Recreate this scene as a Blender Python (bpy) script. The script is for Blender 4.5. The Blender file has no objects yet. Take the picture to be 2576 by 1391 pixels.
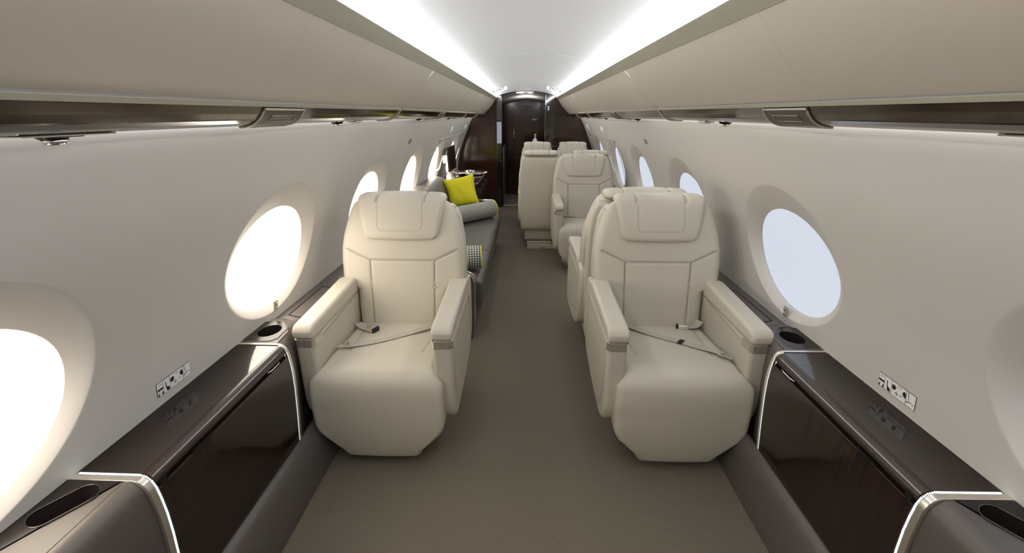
import bpy, math, random
from mathutils import Vector, Matrix
random.seed(7)
SC = bpy.context.scene
COL = SC.collection
PI = math.pi

# ---------------------------------------------------------------- materials
def s2l(c):
    return tuple(((v/255)/12.92 if v/255 <= .04045 else (((v/255)+.055)/1.055)**2.4) for v in c)

def mat(name, rgb, rough=.5, metal=0., coat=0., bump=0., bscale=200., emis=None, estr=0., var=0., vscale=3., spec=.5, seam=None):
    m = bpy.data.materials.new(name); m.use_nodes = True
    nt = m.node_tree; b = nt.nodes['Principled BSDF']
    c = s2l(rgb)
    b.inputs['Base Color'].default_value = (*c, 1)
    b.inputs['Roughness'].default_value = rough
    b.inputs['Metallic'].default_value = metal
    b.inputs['Coat Weight'].default_value = coat
    b.inputs['Coat Roughness'].default_value = .05
    b.inputs['Specular IOR Level'].default_value = spec
    if emis:
        b.inputs['Emission Color'].default_value = (*emis, 1)
        b.inputs['Emission Strength'].default_value = estr
    tc = nt.nodes.new('ShaderNodeTexCoord')
    cur = None
    if var:
        n = nt.nodes.new('ShaderNodeTexNoise'); n.inputs['Scale'].default_value = vscale
        n.inputs['Detail'].default_value = 5
        nt.links.new(tc.outputs['Object'], n.inputs['Vector'])
        r = nt.nodes.new('ShaderNodeValToRGB')
        r.color_ramp.elements[0].position = .3; r.color_ramp.elements[1].position = .7
        r.color_ramp.elements[0].color = (*[v*(1-var) for v in c], 1)
        r.color_ramp.elements[1].color = (*[min(1, v*(1+var)) for v in c], 1)
        nt.links.new(n.outputs['Fac'], r.inputs['Fac'])
        cur = r.outputs['Color']
    if seam:
        at = nt.nodes.new('ShaderNodeAttribute'); at.attribute_name = 'seam'
        mx = nt.nodes.new('ShaderNodeMix'); mx.data_type = 'RGBA'
        nt.links.new(at.outputs['Fac'], mx.inputs[0])
        if cur: nt.links.new(cur, mx.inputs[6])
        else: mx.inputs[6].default_value = (*c, 1)
        mx.inputs[7].default_value = (*s2l(seam), 1)
        cur = mx.outputs[2]
    if cur: nt.links.new(cur, b.inputs['Base Color'])
    if bump:
        n = nt.nodes.new('ShaderNodeTexNoise'); n.inputs['Scale'].default_value = bscale
        n.inputs['Detail'].default_value = 3
        nt.links.new(tc.outputs['Object'], n.inputs['Vector'])
        bp = nt.nodes.new('ShaderNodeBump'); bp.inputs['Strength'].default_value = bump
        bp.inputs['Distance'].default_value = .002
        nt.links.new(n.outputs['Fac'], bp.inputs['Height'])
        nt.links.new(bp.outputs['Normal'], b.inputs['Normal'])
    return m

def wood(name, c1, c2, axis_scale, rough=.12, coat=1., cr=.07):
    m = mat(name, c1, rough=rough, coat=coat)
    nt = m.node_tree; b = nt.nodes['Principled BSDF']
    tc = nt.nodes.new('ShaderNodeTexCoord'); mp = nt.nodes.new('ShaderNodeMapping')
    mp.inputs['Scale'].default_value = axis_scale
    nt.links.new(tc.outputs['Object'], mp.inputs['Vector'])
    n = nt.nodes.new('ShaderNodeTexNoise'); n.inputs['Scale'].default_value = 1.; n.inputs['Detail'].default_value = 4
    n.inputs['Roughness'].default_value = .65
    nt.links.new(mp.outputs['Vector'], n.inputs['Vector'])
    r = nt.nodes.new('ShaderNodeValToRGB')
    r.color_ramp.elements[0].position = .35; r.color_ramp.elements[1].position = .68
    r.color_ramp.elements[0].color = (*s2l(c1), 1); r.color_ramp.elements[1].color = (*s2l(c2), 1)
    nt.links.new(n.outputs['Fac'], r.inputs['Fac']); nt.links.new(r.outputs['Color'], b.inputs['Base Color'])
    b.inputs['Coat Roughness'].default_value = cr
    return m

def hound(name, scale):
    m = mat(name, (200, 200, 190), rough=.9)
    nt = m.node_tree; b = nt.nodes['Principled BSDF']
    uv = nt.nodes.new('ShaderNodeTexCoord'); sp = nt.nodes.new('ShaderNodeSeparateXYZ')
    nt.links.new(uv.outputs['UV'], sp.inputs[0])
    def M(op, a, b_=None):
        k = nt.nodes.new('ShaderNodeMath'); k.operation = op
        for i, v in enumerate((a, b_)):
            if v is None: continue
            if isinstance(v, (int, float)): k.inputs[i].default_value = v
            else: nt.links.new(v, k.inputs[i])
        return k.outputs[0]
    u = M('MULTIPLY', sp.outputs[0], scale); v = M('MULTIPLY', sp.outputs[1], scale)
    eu = M('LESS_THAN', M('FRACT', u), .5); ev = M('LESS_THAN', M('FRACT', v), .5)
    diag = M('LESS_THAN', M('FRACT', M('ADD', M('MULTIPLY', u, 2.), M('MULTIPLY', v, 2.))), .5)
    both = M('MULTIPLY', eu, ev)
    one = M('ABSOLUTE', M('SUBTRACT', eu, ev))
    dark = M('ADD', both, M('MULTIPLY', one, diag))
    mx = nt.nodes.new('ShaderNodeMix'); mx.data_type = 'RGBA'
    nt.links.new(dark, mx.inputs[0])
    mx.inputs[6].default_value = (*s2l((205, 205, 195)), 1); mx.inputs[7].default_value = (*s2l((45, 45, 48)), 1)
    nt.links.new(mx.outputs[2], b.inputs['Base Color'])
    return m

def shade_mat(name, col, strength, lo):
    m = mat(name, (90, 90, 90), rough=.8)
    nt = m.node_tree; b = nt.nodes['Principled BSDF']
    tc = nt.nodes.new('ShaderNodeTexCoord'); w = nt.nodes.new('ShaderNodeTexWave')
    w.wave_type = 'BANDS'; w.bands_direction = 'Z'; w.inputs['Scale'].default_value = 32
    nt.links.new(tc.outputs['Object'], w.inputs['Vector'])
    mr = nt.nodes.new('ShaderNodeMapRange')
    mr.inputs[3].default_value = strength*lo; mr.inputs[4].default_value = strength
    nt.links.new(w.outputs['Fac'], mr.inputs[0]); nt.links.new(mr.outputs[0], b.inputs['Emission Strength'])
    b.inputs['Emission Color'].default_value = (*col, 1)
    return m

M = dict(
    wall=mat('sidewall_lining', (194, 189, 182), .55, var=.01, spec=.3),
    ceil=mat('ceiling_lining', (226, 228, 231), .6),
    binl=mat('bin_leather', (183, 174, 161), .5, bump=.05, bscale=500, var=.012, vscale=1.5),
    trim=mat('satin_bin_trim', (176, 172, 155), .32, metal=.35),
    cream=mat('cream_leather', (192, 185, 170), .42, bump=.12, bscale=350, var=.015, vscale=4, seam=(128, 119, 104), spec=.4),
    creamd=mat('cream_leather_edge', (150, 142, 128), .5),
    grey=mat('dark_grey_leather', (88, 83, 79), .42, bump=.15, bscale=300, var=.04, vscale=6),
    greyl=mat('console_leather', (88, 81, 76), .4, bump=.12, bscale=300, var=.02, vscale=5),
    blackg=mat('dark_gloss_tray', (36, 31, 29), .22, coat=.0, spec=.3),
    black=mat('black_gap', (8, 7, 6), .5),
    carpet=mat('carpet', (112, 104, 92), .95, bump=1., bscale=260, var=.10, vscale=140, spec=.1),
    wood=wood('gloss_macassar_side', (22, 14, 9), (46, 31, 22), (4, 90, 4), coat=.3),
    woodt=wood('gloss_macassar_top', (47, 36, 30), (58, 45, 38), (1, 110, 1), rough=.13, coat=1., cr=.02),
    woodv=wood('gloss_macassar_valance', (34, 22, 15), (60, 43, 31), (140, 4, 140), coat=.2),
    woode=mat('dark_wood_edge', (50, 36, 28), .3, coat=.25),
    mahog=wood('gloss_mahogany', (40, 22, 14), (56, 34, 23), (6, 6, 60), rough=.14, coat=.35),
    smoke=mat('smoked_gloss_panel', (26, 25, 25), .08, coat=1.),
    alum=mat('champagne_metal', (228, 223, 212), .25, metal=.85),
    chrome=mat('chrome', (225, 225, 222), .08, metal=1.),
    white=mat('white_plastic', (225, 224, 220), .35),
    glint_white=mat('glint_white_cover', (235, 235, 232), .15),  # white stands for light reflected off the wall covers
    yellow=mat('yellow_cloth', (212, 204, 30), .85, bump=.3, bscale=500),
    placard=mat('placard_white', (236, 234, 234), .4),
    ink=mat('placard_ink', (30, 28, 28), .5),
    frame=mat('placard_frame', (80, 74, 68), .5),
    screen=mat('dark_screen', (12, 11, 10), .08, coat=.5),
    reflection_glow=mat('painted_reflection', (120, 120, 140), .2, emis=(.5, .5, .65), estr=.35),  # glow painted in for a reflection on the dark column glass
    hound=hound('houndstooth', 1.),
    strap=mat('belt_webbing', (176, 170, 158), .6, bump=.3, bscale=900),
    led=mat('led_strip', (255, 255, 255), .5, emis=(.78, .95, 1.), estr=3.),
    ledf=mat('led_lens', (255, 255, 255), .5, emis=(.85, .95, .93), estr=.55),
    cove=mat('cove_lens', (255, 255, 255), .5, emis=(.93, .97, 1.), estr=6.),
    wash=mat('wash_lens', (255, 255, 255), .5, emis=(.93, .96, 1.), estr=9.),
    spot=mat('spot_lens', (255, 255, 255), .5, emis=(1, .97, .92), estr=6.),
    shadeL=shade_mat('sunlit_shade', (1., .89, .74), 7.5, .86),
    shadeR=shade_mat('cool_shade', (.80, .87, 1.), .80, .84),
)

M['woodt'].node_tree.nodes['Principled BSDF'].inputs['Coat IOR'].default_value = 2.1
for k_ in ('led', 'ledf', 'wash', 'spot', 'reflection_glow'): M[k_].cycles.emission_sampling = 'NONE'

# ---------------------------------------------------------------- mesh builder
class MB:
    def __init__(s): s.v = []; s.f = []; s.m = []; s.uv = {}; s.seam = {}
    def add(s, vs, fs, mi=0):
        o = len(s.v); s.v += [tuple(p) for p in vs]
        s.f += [tuple(i+o for i in f) for f in fs]; s.m += [mi]*len(fs)
        return o
    def box(s, x0, x1, y0, y1, z0, z1, mi=0):
        x0, x1 = sorted((x0, x1)); y0, y1 = sorted((y0, y1)); z0, z1 = sorted((z0, z1))
        s.add([(x0,y0,z0),(x1,y0,z0),(x1,y1,z0),(x0,y1,z0),(x0,y0,z1),(x1,y0,z1),(x1,y1,z1),(x0,y1,z1)],
              [(0,3,2,1),(4,5,6,7),(0,1,5,4),(1,2,6,5),(2,3,7,6),(3,0,4,7)], mi)
    def loft(s, rings, closed=True, cap=True, mi=0, uvf=None):
        n = len(rings[0]); o = len(s.v)
        for r in rings: s.v += [tuple(p) for p in r]
        for i in range(len(rings)-1):
            for j in range(n if closed else n-1):
                k = (j+1) % n
                s.f.append((o+i*n+j, o+i*n+k, o+(i+1)*n+k, o+(i+1)*n+j)); s.m.append(mi)
                if uvf: s.uv[len(s.f)-1] = (uvf(i, j), uvf(i, j+1), uvf(i+1, j+1), uvf(i+1, j))
        if cap and closed:
            s.f.append(tuple(o+j for j in reversed(range(n)))); s.m.append(mi)
            s.f.append(tuple(o+(len(rings)-1)*n+j for j in range(n))); s.m.append(mi)
        return o
    def prism_y(s, prof, y0, y1, mi=0):       # prof: (x,z)
        s.loft([[(x, y0, z) for x, z in prof], [(x, y1, z) for x, z in prof]], mi=mi)
    def prism_x(s, prof, x0, x1, mi=0):       # prof: (y,z)
        s.loft([[(x0, y, z) for y, z in prof], [(x1, y, z) for y, z in prof]], mi=mi)
    def prism_z(s, prof, z0, z1, mi=0):
        s.loft([[(x, y, z0) for x, y in prof], [(x, y, z1) for x, y in prof]], mi=mi)
    def tube(s, pts, r, n=8, mi=0, closed=False, caps=True):
        pts = [Vector(p) for p in pts]; rings = []
        L = len(pts); up = None
        for i, p in enumerate(pts):
            a = pts[(i-1) % L] if (i or closed) else p; b = pts[(i+1) % L] if (i < L-1 or closed) else p
            t = (b-a).normalized()
            if up is None:
                up = Vector((0,0,1)) if abs(t.z) < .9 else Vector((1,0,0))
            q = (up - t*up.dot(t)).normalized(); up = q; w = t.cross(q)
            rr = r[i] if isinstance(r, (list, tuple)) else r
            rings.append([p+(q*math.cos(2*PI*k/n)+w*math.sin(2*PI*k/n))*rr for k in range(n)])
        if closed: rings.append(rings[0])
        s.loft(rings, cap=caps and not closed, mi=mi)
    def lathe(s, c, prof, n=24, axis='z', mi=0):  # prof: (r,h)
        rings = []
        for r, h in prof:
            ring = []
            for k in range(n):
                a = 2*PI*k/n; u, v = r*math.cos(a), r*math.sin(a)
                d = {'z': (u, v, h), 'x': (h, u, v), 'y': (u, h, v)}[axis]
                ring.append((c[0]+d[0], c[1]+d[1], c[2]+d[2]))
            rings.append(ring)
        s.loft(rings, mi=mi)
    def ribbon(s, pts, w, t=.0015, mi=0, side=None):
        pts = [Vector(p) for p in pts]; rings = []
        for i, p in enumerate(pts):
            a = pts[max(i-1, 0)]; b = pts[min(i+1, len(pts)-1)]
            d = (b-a).normalized(); q = Vector((0,0,1)).cross(d).normalized() if side is None else Vector(side)
            nn = d.cross(q).normalized()
            rings.append([p-q*w/2-nn*t, p+q*w/2-nn*t, p+q*w/2+nn*t, p-q*w/2+nn*t])
        s.loft(rings, mi=mi)
    def data(s, name, mats, smooth=False):
        me = bpy.data.meshes.new(name); me.from_pydata(s.v, [], s.f)
        for m in (mats if isinstance(mats, (list, tuple)) else [mats]): me.materials.append(m)
        for p, mi in zip(me.polygons, s.m): p.material_index = mi
        if s.uv:
            ul = me.uv_layers.new(name='UVMap')
            for p in me.polygons:
                if p.index in s.uv:
                    for li, c in zip(p.loop_indices, s.uv[p.index]): ul.data[li].uv = c
        if s.seam:
            at = me.attributes.new('seam', 'FLOAT', 'POINT')
            for i, v in s.seam.items(): at.data[i].value = v
        import bmesh
        bm = bmesh.new(); bm.from_mesh(me); bmesh.ops.recalc_face_normals(bm, faces=bm.faces); bm.to_mesh(me); bm.free()
        if smooth:
            for p in me.polygons: p.use_smooth = True
        me.update(); return me

def put(name, me, parent=None, bevel=0., segs=3, auto=None):
    o = bpy.data.objects.new(name, me); COL.objects.link(o)
    if parent: o.parent = parent
    if bevel:
        b = o.modifiers.new('bevel', 'BEVEL'); b.width = bevel; b.segments = segs; b.limit_method = 'ANGLE'
        b.angle_limit = math.radians(35); b.harden_normals = False
        for p in me.polygons: p.use_smooth = True
        w = o.modifiers.new('wn', 'WEIGHTED_NORMAL'); w.keep_sharp = True
    return o
def obj(name, mb, mats, parent=None, smooth=False, bevel=0., segs=3):
    return put(name, mb.data(name, mats, smooth), parent, bevel, segs)
def tag(o, label, cat, group=None):
    o['label'] = label; o['category'] = cat
    if group: o['group'] = group
    return o
def struct(o): o['kind'] = 'structure'; return o
def thing(name, loc, label, cat, group=None):
    o = bpy.data.objects.new(name, None); COL.objects.link(o); o.location = loc
    o.empty_display_size = .1
    return tag(o, label, cat, group)

def lerp_pts(pts, x):
    if x <= pts[0][0]: return pts[0][1]
    for (a, b), (c, d) in zip(pts, pts[1:]):
        if x <= c: return b+(d-b)*(x-a)/(c-a)
    return pts[-1][1]
def smooth_pts(pts, x):  # monotone-ish catmull
    n = len(pts)
    if x <= pts[0][0]: return pts[0][1]
    if x >= pts[-1][0]: return pts[-1][1]
    for i in range(n-1):
        if x <= pts[i+1][0]: break
    def sl(k):
        a = pts[max(k-1, 0)]; b = pts[min(k+1, n-1)]; return (b[1]-a[1])/(b[0]-a[0])
    x0, y0 = pts[i]; x1, y1 = pts[i+1]; h = x1-x0; t = (x-x0)/h
    return (2*t**3-3*t*t+1)*y0+(t**3-2*t*t+t)*h*sl(i)+(-2*t**3+3*t*t)*y1+(t**3-t*t)*h*sl(i+1)

# ---------------------------------------------------------------- shell
Y0, YB = -1.6, 7.86
WP = [(.3,1.155),(.5,1.167),(.65,1.168),(.75,1.157),(.85,1.14),(.96,1.112),(1.1,1.062),(1.25,1.0),(1.4,.935),(1.49,.885),(1.6,.81),(1.7,.72)]
def W(z): return smooth_pts(WP, z)
WINY = [.63-1.245, .63, 1.875, 3.115, 4.36, 5.60, 6.85]
ZB, ZT = .60, 1.36
def build_wall(sg, name):
    mb = MB(); N = 96
    for ci, yc in enumerate(WINY):
        ya, yb = yc-.6225, yc+.6225
        if ci == 0: ya = yc-.62
        if ci == len(WINY)-1: yb = YB+.03
        rings = []
        rx0, rx1 = ya-yc, yb-yc
        levels = [0, .12, .3, .55, .8, .93, 1.0]
        for L in levels:                               # from aperture to reveal rim
            ring = []
            for k in range(N):
                a = 2*PI*k/N; ca, sa = math.cos(a), math.sin(a)
                pa = (yc+.303*ca, .948+.225*sa); pb = (yc-.008+.362*ca, .985+.29*sa)
                y = pa[0]+(pb[0]-pa[0])*L; z = pa[1]+(pb[1]-pa[1])*L
                dep = .034*(1-L)**1.15*(1.0+.25*sa)
                ring.append((sg*(W(z)+dep), y, z))
            rings.append(ring)
        for L in (.02, .25, .5, .75, 1.):
            ring = []
            for k in range(N):
                a = 2*PI*k/N; ca, sa = math.cos(a), math.sin(a)
                pb = (yc-.008+.362*ca, .985+.29*sa)
                # rectangle perimeter hit from centre along the direction of pb
                dy, dz = pb[0]-yc, pb[1]-.98
                t = 1e9
                if dy > 1e-6: t = min(t, rx1/dy)
                if dy < -1e-6: t = min(t, rx0/dy)
                if dz > 1e-6: t = min(t, (ZT-.98)/dz)
                if dz < -1e-6: t = min(t, (ZB-.98)/dz)
                pr = (yc+dy*t, .98+dz*t)
                y = pb[0]+(pr[0]-pb[0])*L; z = pb[1]+(pr[1]-pb[1])*L
                ring.append((sg*W(z), y, z))
            rings.append(ring)
        mb.loft(rings, cap=False)
        # square corners of the cell
        last = rings[-1]
        for cy in (ya, yb):
            for cz in (ZB, ZT):
                # find neighbours around the corner
                best = sorted(range(N), key=lambda k: (last[k][1]-cy)**2+(last[k][2]-cz)**2)[:2]
                mb.add([(sg*W(cz), cy, cz), last[best[0]], last[best[1]]], [(0, 1, 2)])
    ys = [WINY[0]-.62, YB]
    for z0, z1, n in ((.2, ZB, 5), (ZT, 1.7, 12)):
        rows = [[(sg*W(z0+(z1-z0)*i/n), y, z0+(z1-z0)*i/n) for y in ys] for i in range(n+1)]
        mb.loft(rows, closed=False, cap=False)
    ya = WINY[0]-.62
    if ya > Y0:
        rows = [[(sg*W(.2+1.5*i/30), y, .2+1.5*i/30) for y in (Y0, ya)] for i in range(31)]
        mb.loft(rows, closed=False, cap=False)
    return struct(obj(name, mb, M['wall'], smooth=True))
build_wall(-1, 'wall_left'); build_wall(1, 'wall_right')

wi = 0
for sg in (-1, 1):
    for yc in WINY:
        wi += 1
        mb = MB(); N = 72
        ring_in = []; ring_out = []
        rings = []
        for sc, dep in ((1.0, .034), (.99, .042), (.985, .05), (1.0, .066)):
            rings.append([(sg*(W(.948+.225*sc*math.sin(2*PI*k/N))+dep*(1+.25*math.sin(2*PI*k/N))), yc+.303*sc*math.cos(2*PI*k/N), .948+.225*sc*math.sin(2*PI*k/N)) for k in range(N)])
        mb.loft(rings, cap=False)
        w = struct(obj('window_%d' % wi, mb, M['wall'], smooth=True))
        mb = MB(); rows = []
        nr = 12
        rings = []
        for i in range(nr+1):
            r = max(i/nr*1.03, .002)
            rings.append([(sg*(W(.948+.225*r*math.sin(2*PI*k/N))+.048), yc+.303*r*math.cos(2*PI*k/N), .948+.225*r*math.sin(2*PI*k/N)) for k in range(N)])
        mb.loft(rings, cap=False)
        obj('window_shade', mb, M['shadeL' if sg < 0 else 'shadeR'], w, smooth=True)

# outer skin so no light leaks: floor, ceiling, rear wall
mb = MB(); mb.box(-1.3, 1.3, Y0-.05, 8.02, -.06, 0)
struct(obj('floor', mb, M['carpet']))
mb = MB(); mb.box(-.6, .5, 8.02, 9.6, -.06, .004)
struct(obj('floor_vestibule', mb, mat('vestibule_floor', (122, 112, 102), .7, var=.06, vscale=60)))
mb = MB(); mb.box(-.42, .32, 7.985, 8.02, 0, .010)
struct(obj('trim_1', mb, M['alum'], bevel=.003))

CA = [(0,1.897),(.12,1.893),(.25,1.88),(.36,1.862),(.45,1.842),(.52,1.826),(.62,1.815)]
def cz(x, y):
    base = smooth_pts(CA, abs(x))
    t = max(0, (y-2.6)/(YB-2.6))
    return base - .012*t*(abs(x)/.5)
mb = MB(); rings = []
xs = [-.62+1.24*i/48 for i in range(49)]
for y in [Y0, 0, 1.5, 2.6, 4, 5.5, 7, YB+.02]:
    rings.append([(x, y, cz(x, y)) for x in xs])
mb.loft(rings, closed=False, cap=False)
struct(obj('ceiling', mb, M['ceil'], smooth=True))
# transverse ceiling panel joints (very shallow beads)
for i, y in enumerate((3.05, 5.35)):
    mb = MB(); mb.tube([(x, y, cz(x, y)-.0005) for x in xs[4:-4]], .0025, 6)
    struct(obj('trim_%d' % (2+i), mb, mat('joint%d' % i, (190, 192, 194), .6), smooth=True))
mb = MB(); mb.box(-1.25, 1.25, Y0-.04, Y0, 0, 2.0)
struct(obj('wall_rear', mb, mat('aft_wall', (170, 160, 148), .7)))
# roof skin above the bins closing the shell
for sg, nm in ((-1, 'trim_6'), (1, 'trim_7')):
    mb = MB(); mb.loft([[(sg*.60, y, 1.86), (sg*.74, y, 1.68)] for y in (Y0, YB)], closed=False, cap=False)
    struct(obj(nm, mb, M['ceil']))

# ---------------------------------------------------------------- overhead bins
PA = dict(a=(.470,1.806), b=(.507,1.766), c=(.690,1.581), d=(.696,1.570), w=[(.702,1.5665),(.716,1.549),(.734,1.534),(.755,1.524),(.78,1.518),(.835,1.517)])
PBk = dict(a=(.478,1.795), b=(.512,1.756), c=(.688,1.550), d=(.694,1.541), w=[(.70,1.538),(.713,1.522),(.730,1.507),(.752,1.498),(.78,1.492),(.835,1.491)])
def P(key, y, i=None):
    t = min(1, max(0, (y-2.6)/(YB-2.6)))
    A = PA[key] if i is None else PA[key][i]; B = PBk[key] if i is None else PBk[key][i]
    return (A[0]+(B[0]-A[0])*t, A[1]+(B[1]-A[1])*t)
def valance_pt(t, y, off=0.):
    n = len(PA['w'])-1; k = min(int(t*n), n-1); f = t*n-k
    a = P('w', y, k); b = P('w', y, k+1)
    x = a[0]+(b[0]-a[0])*f; z = a[1]+(b[1]-a[1])*f
    nx, nz = (b[1]-a[1]), -(b[0]-a[0]); l = math.hypot(nx, nz)
    return (x+nx/l*off, z+nz/l*off)
bins = {}
SEG = [(Y0, 2.6), (2.6, 5.55), (5.55, 7.84)]
names = ['nearest the camera', 'middle one above the seats', 'farthest, next to the bulkhead']
for sg in (-1, 1):
    side = 'left' if sg < 0 else 'right'
    for si, (ya, yb) in enumerate(SEG):
        t = thing('overhead_bin', (sg*.62, ya, 1.6), 'beige leather overhead bin with glossy wood valance along %s side, %s' % (side, names[si]), 'overhead bin', 'overhead bins along both sides')
        t.location = (0, 0, 0)
        bins[(sg, si)] = t
        g = .006
        cuts = [ya, 1.17, 1.53, yb] if si == 0 else [ya, yb]
        ys0, ys1 = ya+g/2, yb-g/2
        def ring(y, ks, extra): return None
        # leather door panels
        for c0, c1 in zip(cuts, cuts[1:]):
            mb = MB(); c0 += .0003 if c0 != ya else g/2; c1 -= .0003 if c1 != yb else g/2
            rg = []
            for y in (c0, c1):
                b = P('b', y); c = P('c', y); pts = []
                for i in range(9):
                    u = i/8; bul = .012*math.sin(PI*u)
                    pts.append((b[0]+(c[0]-b[0])*u-bul*.7, b[1]+(c[1]-b[1])*u-bul*.7))
                pts += [(c[0]+.03, c[1]+.03), (b[0]+.03, b[1]+.01)]
                rg.append([(sg*x, y, z) for x, z in pts])
            mb.loft(rg)
            obj('door', mb, M['binl'], t, bevel=.0006, segs=2)
        mb = MB(); rg = []
        for y in (ys0, ys1):
            a = P('a', y); b = P('b', y)
            rg.append([(sg*a[0], y, a[1]), (sg*(b[0]-.0015), y, b[1]-.0015), (sg*(b[0]+.02), y, b[1]), (sg*(a[0]+.02), y, a[1]+.004), (sg*(a[0]+.005), y, a[1]+.004)])
        mb.loft(rg); obj('upper_trim', mb, M['trim'], t, bevel=.001, segs=2)
        mb = MB(); rg = []
        for y in (ys0, ys1):
            c = P('c', y); d = P('d', y)
            rg.append([(sg*(c[0]-.0015), y, c[1]-.004), (sg*(d[0]-.002), y, d[1]-.0035), (sg*(d[0]+.02), y, d[1]-.002), (sg*(c[0]+.02), y, c[1]-.004)])
        mb.loft(rg); obj('lower_trim', mb, M['trim'], t, bevel=.001, segs=2)
        mb = MB(); rg = []
        for y in (ys0, ys1):
            pts = [valance_pt(i/24, y) for i in range(25)]
            l = pts[-1]; f = pts[0]
            pts += [(l[0]+.004, l[1]+.006), (l[0]+.002, l[1]+.015), (f[0]+.03, f[1]+.01)]
            rg.append([(sg*x, y, z) for x, z in pts])
        mb.loft(rg); obj('valance', mb, M['woodv'], t, bevel=.0, smooth=False)
        # rod at the far joint
        if si < 2:
            mb = MB(); y = yb
            pts = [P('b', y), P('c', y), P('d', y)]+[valance_pt(i/8, y) for i in range(9)]
            mb.tube([(sg*(x-.001), y, z-.001) for x, z in pts], .0065, 8)
            obj('joint_rod', mb, M['trim'], t, smooth=True)
        # service panels set in the valance
        spots = {0: [(1.275, 1.50, -.03)], 1: [(3.90, 4.12, -.03)], 2: [(6.7, 6.9, -.03)]}[si]
        for (p0, p1, shf) in spots:
            mb = MB(); n = 12; rows = []
            t0, t1 = .04, .86
            def sp(u, v, off):   # u along Y, v 0 top..1 bottom
                y = p0+(p1-p0)*u + shf*(1-v); x, z = valance_pt(t0+(t1-t0)*v, y, off)
                return (sg*x, y, z)
            mb.loft([[sp(u, v/n, .003) for u in (0, .5, 1)] for v in range(n+1)], closed=False, cap=False)
            per = [(u/6, 0) for u in range(7)]+[(1, v/10) for v in range(1, 11)]+[(1-u/6, 1) for u in range(1, 7)]+[(0, 1-v/10) for v in range(1, 10)]
            mb.tube([sp(u, v, .003) for u, v in per], .0035, 6, mi=1, closed=True)
            per2 = [(.22+.6*a, .22+.25*b) for a, b in ((0, 0), (1, 0), (1, 1), (0, 1))]
            mb.tube([sp(u, v, .004) for u, v in per2], .0012, 5, mi=1, closed=True)
            obj('service_panel', mb, [mat('service_dark%d%d' % (sg, si), (72, 66, 60), .45), M['trim']], t, smooth=True)

# cove light lenses + wall wash lenses
for sg in (-1, 1):
    side = 'left' if sg < 0 else 'right'
    mb = MB(); rg = []
    for y in (Y0+.02, 2.6, YB-.02):
        a = P('a', y); zc = cz(.46, y)
        rg.append([(sg*(a[0]+.004), y, a[1]+.006), (sg*(a[0]-.004), y, zc-.003), (sg*(a[0]+.02), y, zc-.003), (sg*(a[0]+.02), y, a[1]+.006)])
    mb.loft(rg)
    o = obj('cove_light', mb, M['cove'])
    tag(o, 'long glowing white ceiling cove light above the %s overhead bins' % side, 'strip light', 'ceiling cove lights')
    mb = MB(); rg = []
    for y in (Y0+.02, 2.6, YB-.02):
        l = valance_pt(1, y)
        rg.append([(sg*(l[0]+.006), y, l[1]+.016), (sg*(l[0]+.035), y, l[1]+.018), (sg*(l[0]+.035), y, l[1]+.024), (sg*(l[0]+.006), y, l[1]+.024)])
    mb.loft(rg)
    o = obj('wall_wash_light', mb, M['wash'])
    tag(o, 'thin white light strip behind the wood valance washing the %s wall' % side, 'strip light', 'wall wash strips')

def strip_lamp(name, x, z, target, wd, power, col=(.95, .98, 1.), spread=PI):
    l = bpy.data.lights.new(name, 'AREA'); l.shape = 'RECTANGLE'; l.size = wd; l.size_y = YB-Y0-.1
    l.energy = power; l.color = col; l.spread = spread
    o = bpy.data.objects.new(name, l); COL.objects.link(o); o.location = (x, (YB+Y0)/2, z)
    d = Vector((target[0]-x, 0, target[1]-z)).normalized()
    Zx = -d; Yx = Vector((0, 1, 0)); Xx = Yx.cross(Zx)
    o.matrix_world = Matrix.Translation(o.location) @ Matrix((Xx, Yx, Zx)).transposed().to_4x4()
    return o
for sg in (-1, 1):
    strip_lamp('cove_lamp', sg*.462, 1.815, (sg*.10, 1.93), .026, 23)
    strip_lamp('wall_wash_lamp', sg*.853, 1.530, (sg*.93, 1.30), .014, 5.5)
for y_ in (8.3,):
    l = bpy.data.lights.new('vestibule_fill', 'AREA'); l.size = .2; l.energy = 3.; l.color = (1, .97, .93)  # added upward fill to brighten the vestibule ceiling, no fitting there
    o = bpy.data.objects.new('vestibule_fill', l); COL.objects.link(o); o.location = (0, 8.5, 1.70); o.rotation_euler = (PI, 0, 0)

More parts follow.
